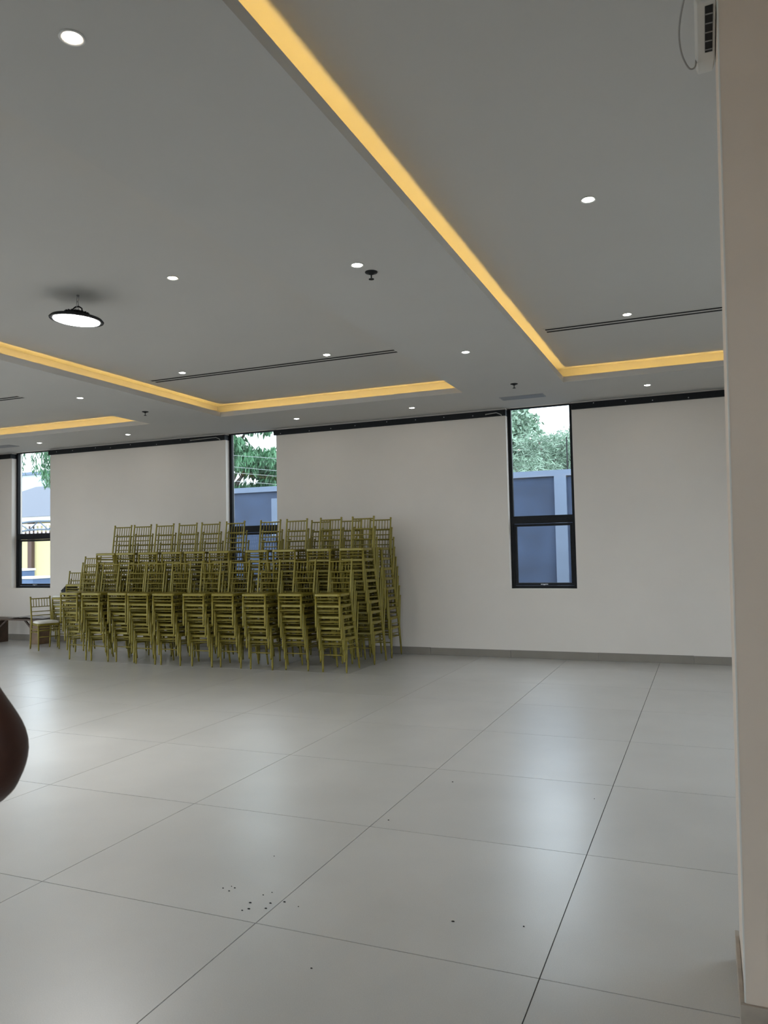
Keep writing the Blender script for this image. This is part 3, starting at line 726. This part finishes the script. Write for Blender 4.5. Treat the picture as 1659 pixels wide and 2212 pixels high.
# left window: hanging strands of a tall tree
bl = [((-1.68+.05*math.sin(2*k), 0, 3.98+.16*k), (.13+.012*k, .2, .17)) for k in range(8)] + [((-2.25, .1, 4.35+.17*k), (.07, .1, .17)) for k in range(5)] + [((-2.72, .1, 4.3+.2*k), (.09, .1, .18)) for k in range(5)] + [((-1.6, .2, 5.5), (1.6, .8, .4))]
tree(-15.4, 16.3, 6.0, bl, 'leaf_dark', 9000, .15, 'dark tree whose hanging strands show in the leftmost window', 1.2, .2, 9, .10, False)
# more trees along the wall for views from the side
tree(1.5, 20.5, 5.0, crown(0, 4.4, 1.6, 1.2, 20, .6, 12), 'leaf_pale', 8000, .15, 'pale tree beyond the boundary wall, hidden right of the right window', 0, .4, 12)
tree(-9.0, 21.5, 4.4, crown(0, 4.0, 1.4, 1.0, 20, .55, 13), 'leaf_dark', 8000, .2, 'dark tree beyond the boundary wall between the windows', .6, .25, 13)

# compound seen through the leftmost window
pb = empty('pale_building', (-30, 31, GZ)); tag(pb, 'tall pale blue building far behind in the leftmost window', 'building')
MB().box(-6, 1.2, 0, 6, 0, 6.2).build('wall', 'paleblue', pb); MB().box(-6.1, 1.3, -.1, 6.1, 6.2, 6.35).build('parapet', 'bwall_l', pb)
yb_ = empty('yellow_building', (-25.2, 23.6, GZ)); tag(yb_, 'yellow house with grey hip roof in the leftmost window', 'building')
MB().box(-5, 2.2, 0, 6, 0, 3.25).build('wall', 'yellow', yb_)
MB().box(-5.4, 2.8, -.45, -.3, 3.2, 3.42).build('fascia', 'white_render', yb_)
MB().loft([[(-5.5, -.5, 3.4), (2.9, -.5, 3.4), (2.9, 6.5, 3.4), (-5.5, 6.5, 3.4)], [(-3.2, 2.9, 5.0), (-.8, 2.9, 5.0), (-.8, 3.1, 5.0), (-3.2, 3.1, 5.0)]]).build('roof', 'roof', yb_)
MB().box(-.38, -.16, -.16, -.003, 0, 3.2).build('pillar', 'rust', yb_); MB().box(-1.15, -1.03, -.10, -.003, 0, 3.2).build('downpipe', 'white_render', yb_)
MB().box(-5, 2.2, -.1, -.003, 2.55, 2.8).build('beam', 'rust', yb_)
at_ = empty('arched_truss', (-19.5, 18.3, GZ)); tag(at_, 'dark arched steel truss seen in the leftmost window', 'truss')
def arch(r, z0): return [(2.2*math.cos(t)*r, 0, z0+.62*math.sin(t)*r) for t in [math.pi*k/16 for k in range(17)]]
A, Bq = arch(1, 2.30), arch(.93, 2.08)
MB().tube(A, .035, 6).build('top_chord', 'truss', at_); MB().tube(Bq, .03, 6).build('bottom_chord', 'truss', at_)
for k in range(16): MB().tube([A[k] if k % 2 == 0 else Bq[k], Bq[k+1] if k % 2 == 0 else A[k+1]], .02, 5).build('web', 'truss', at_)
for s_ in (-1, 1): MB().tube([(s_*2.2, 0, 0), (s_*2.2, 0, 2.3)], .06, 8).build('post', 'truss', at_)
wl = empty('white_fence', (-22, 21.2, GZ)); tag(wl, 'white slatted parapet in front of the yellow house', 'fence')
MB().box(-3, 3, 0, .06, 2.92, 3.0).build('rail', 'white_render', wl)
for k in range(30): MB().box(-3+k*.2, -2.93+k*.2, .01, .05, 2.62, 2.92).build('slat', 'white_render', wl)
MB().box(-3, 3, .0, .06, 2.56, 2.62).build('rail', 'white_render', wl)
for s_ in (-2.9, 2.9): MB().tube([(s_, .03, 0), (s_, .03, 2.6)], .05, 8).build('post', 'white_render', wl)
for q, (x, y, wd, h, lb) in enumerate([(-17.35, 15.6, .55, 1.42, 'taller blue plastic crate outside the leftmost window'), (-16.55, 15.3, .75, 1.22, 'lower blue plastic crate outside the leftmost window')]):
    cr = empty('blue_crate', (x, y, GZ)); tag(cr, lb, 'crate', 'blue crates outside')
    MB().box(-wd/2, wd/2, -.3, .3, 0, h).build('crate_body', 'bluebox', cr, bevel=.02); MB().box(-wd/2-.02, wd/2+.02, -.32, .32, h, h+.06).build('lid', 'white_render', cr, bevel=.01)
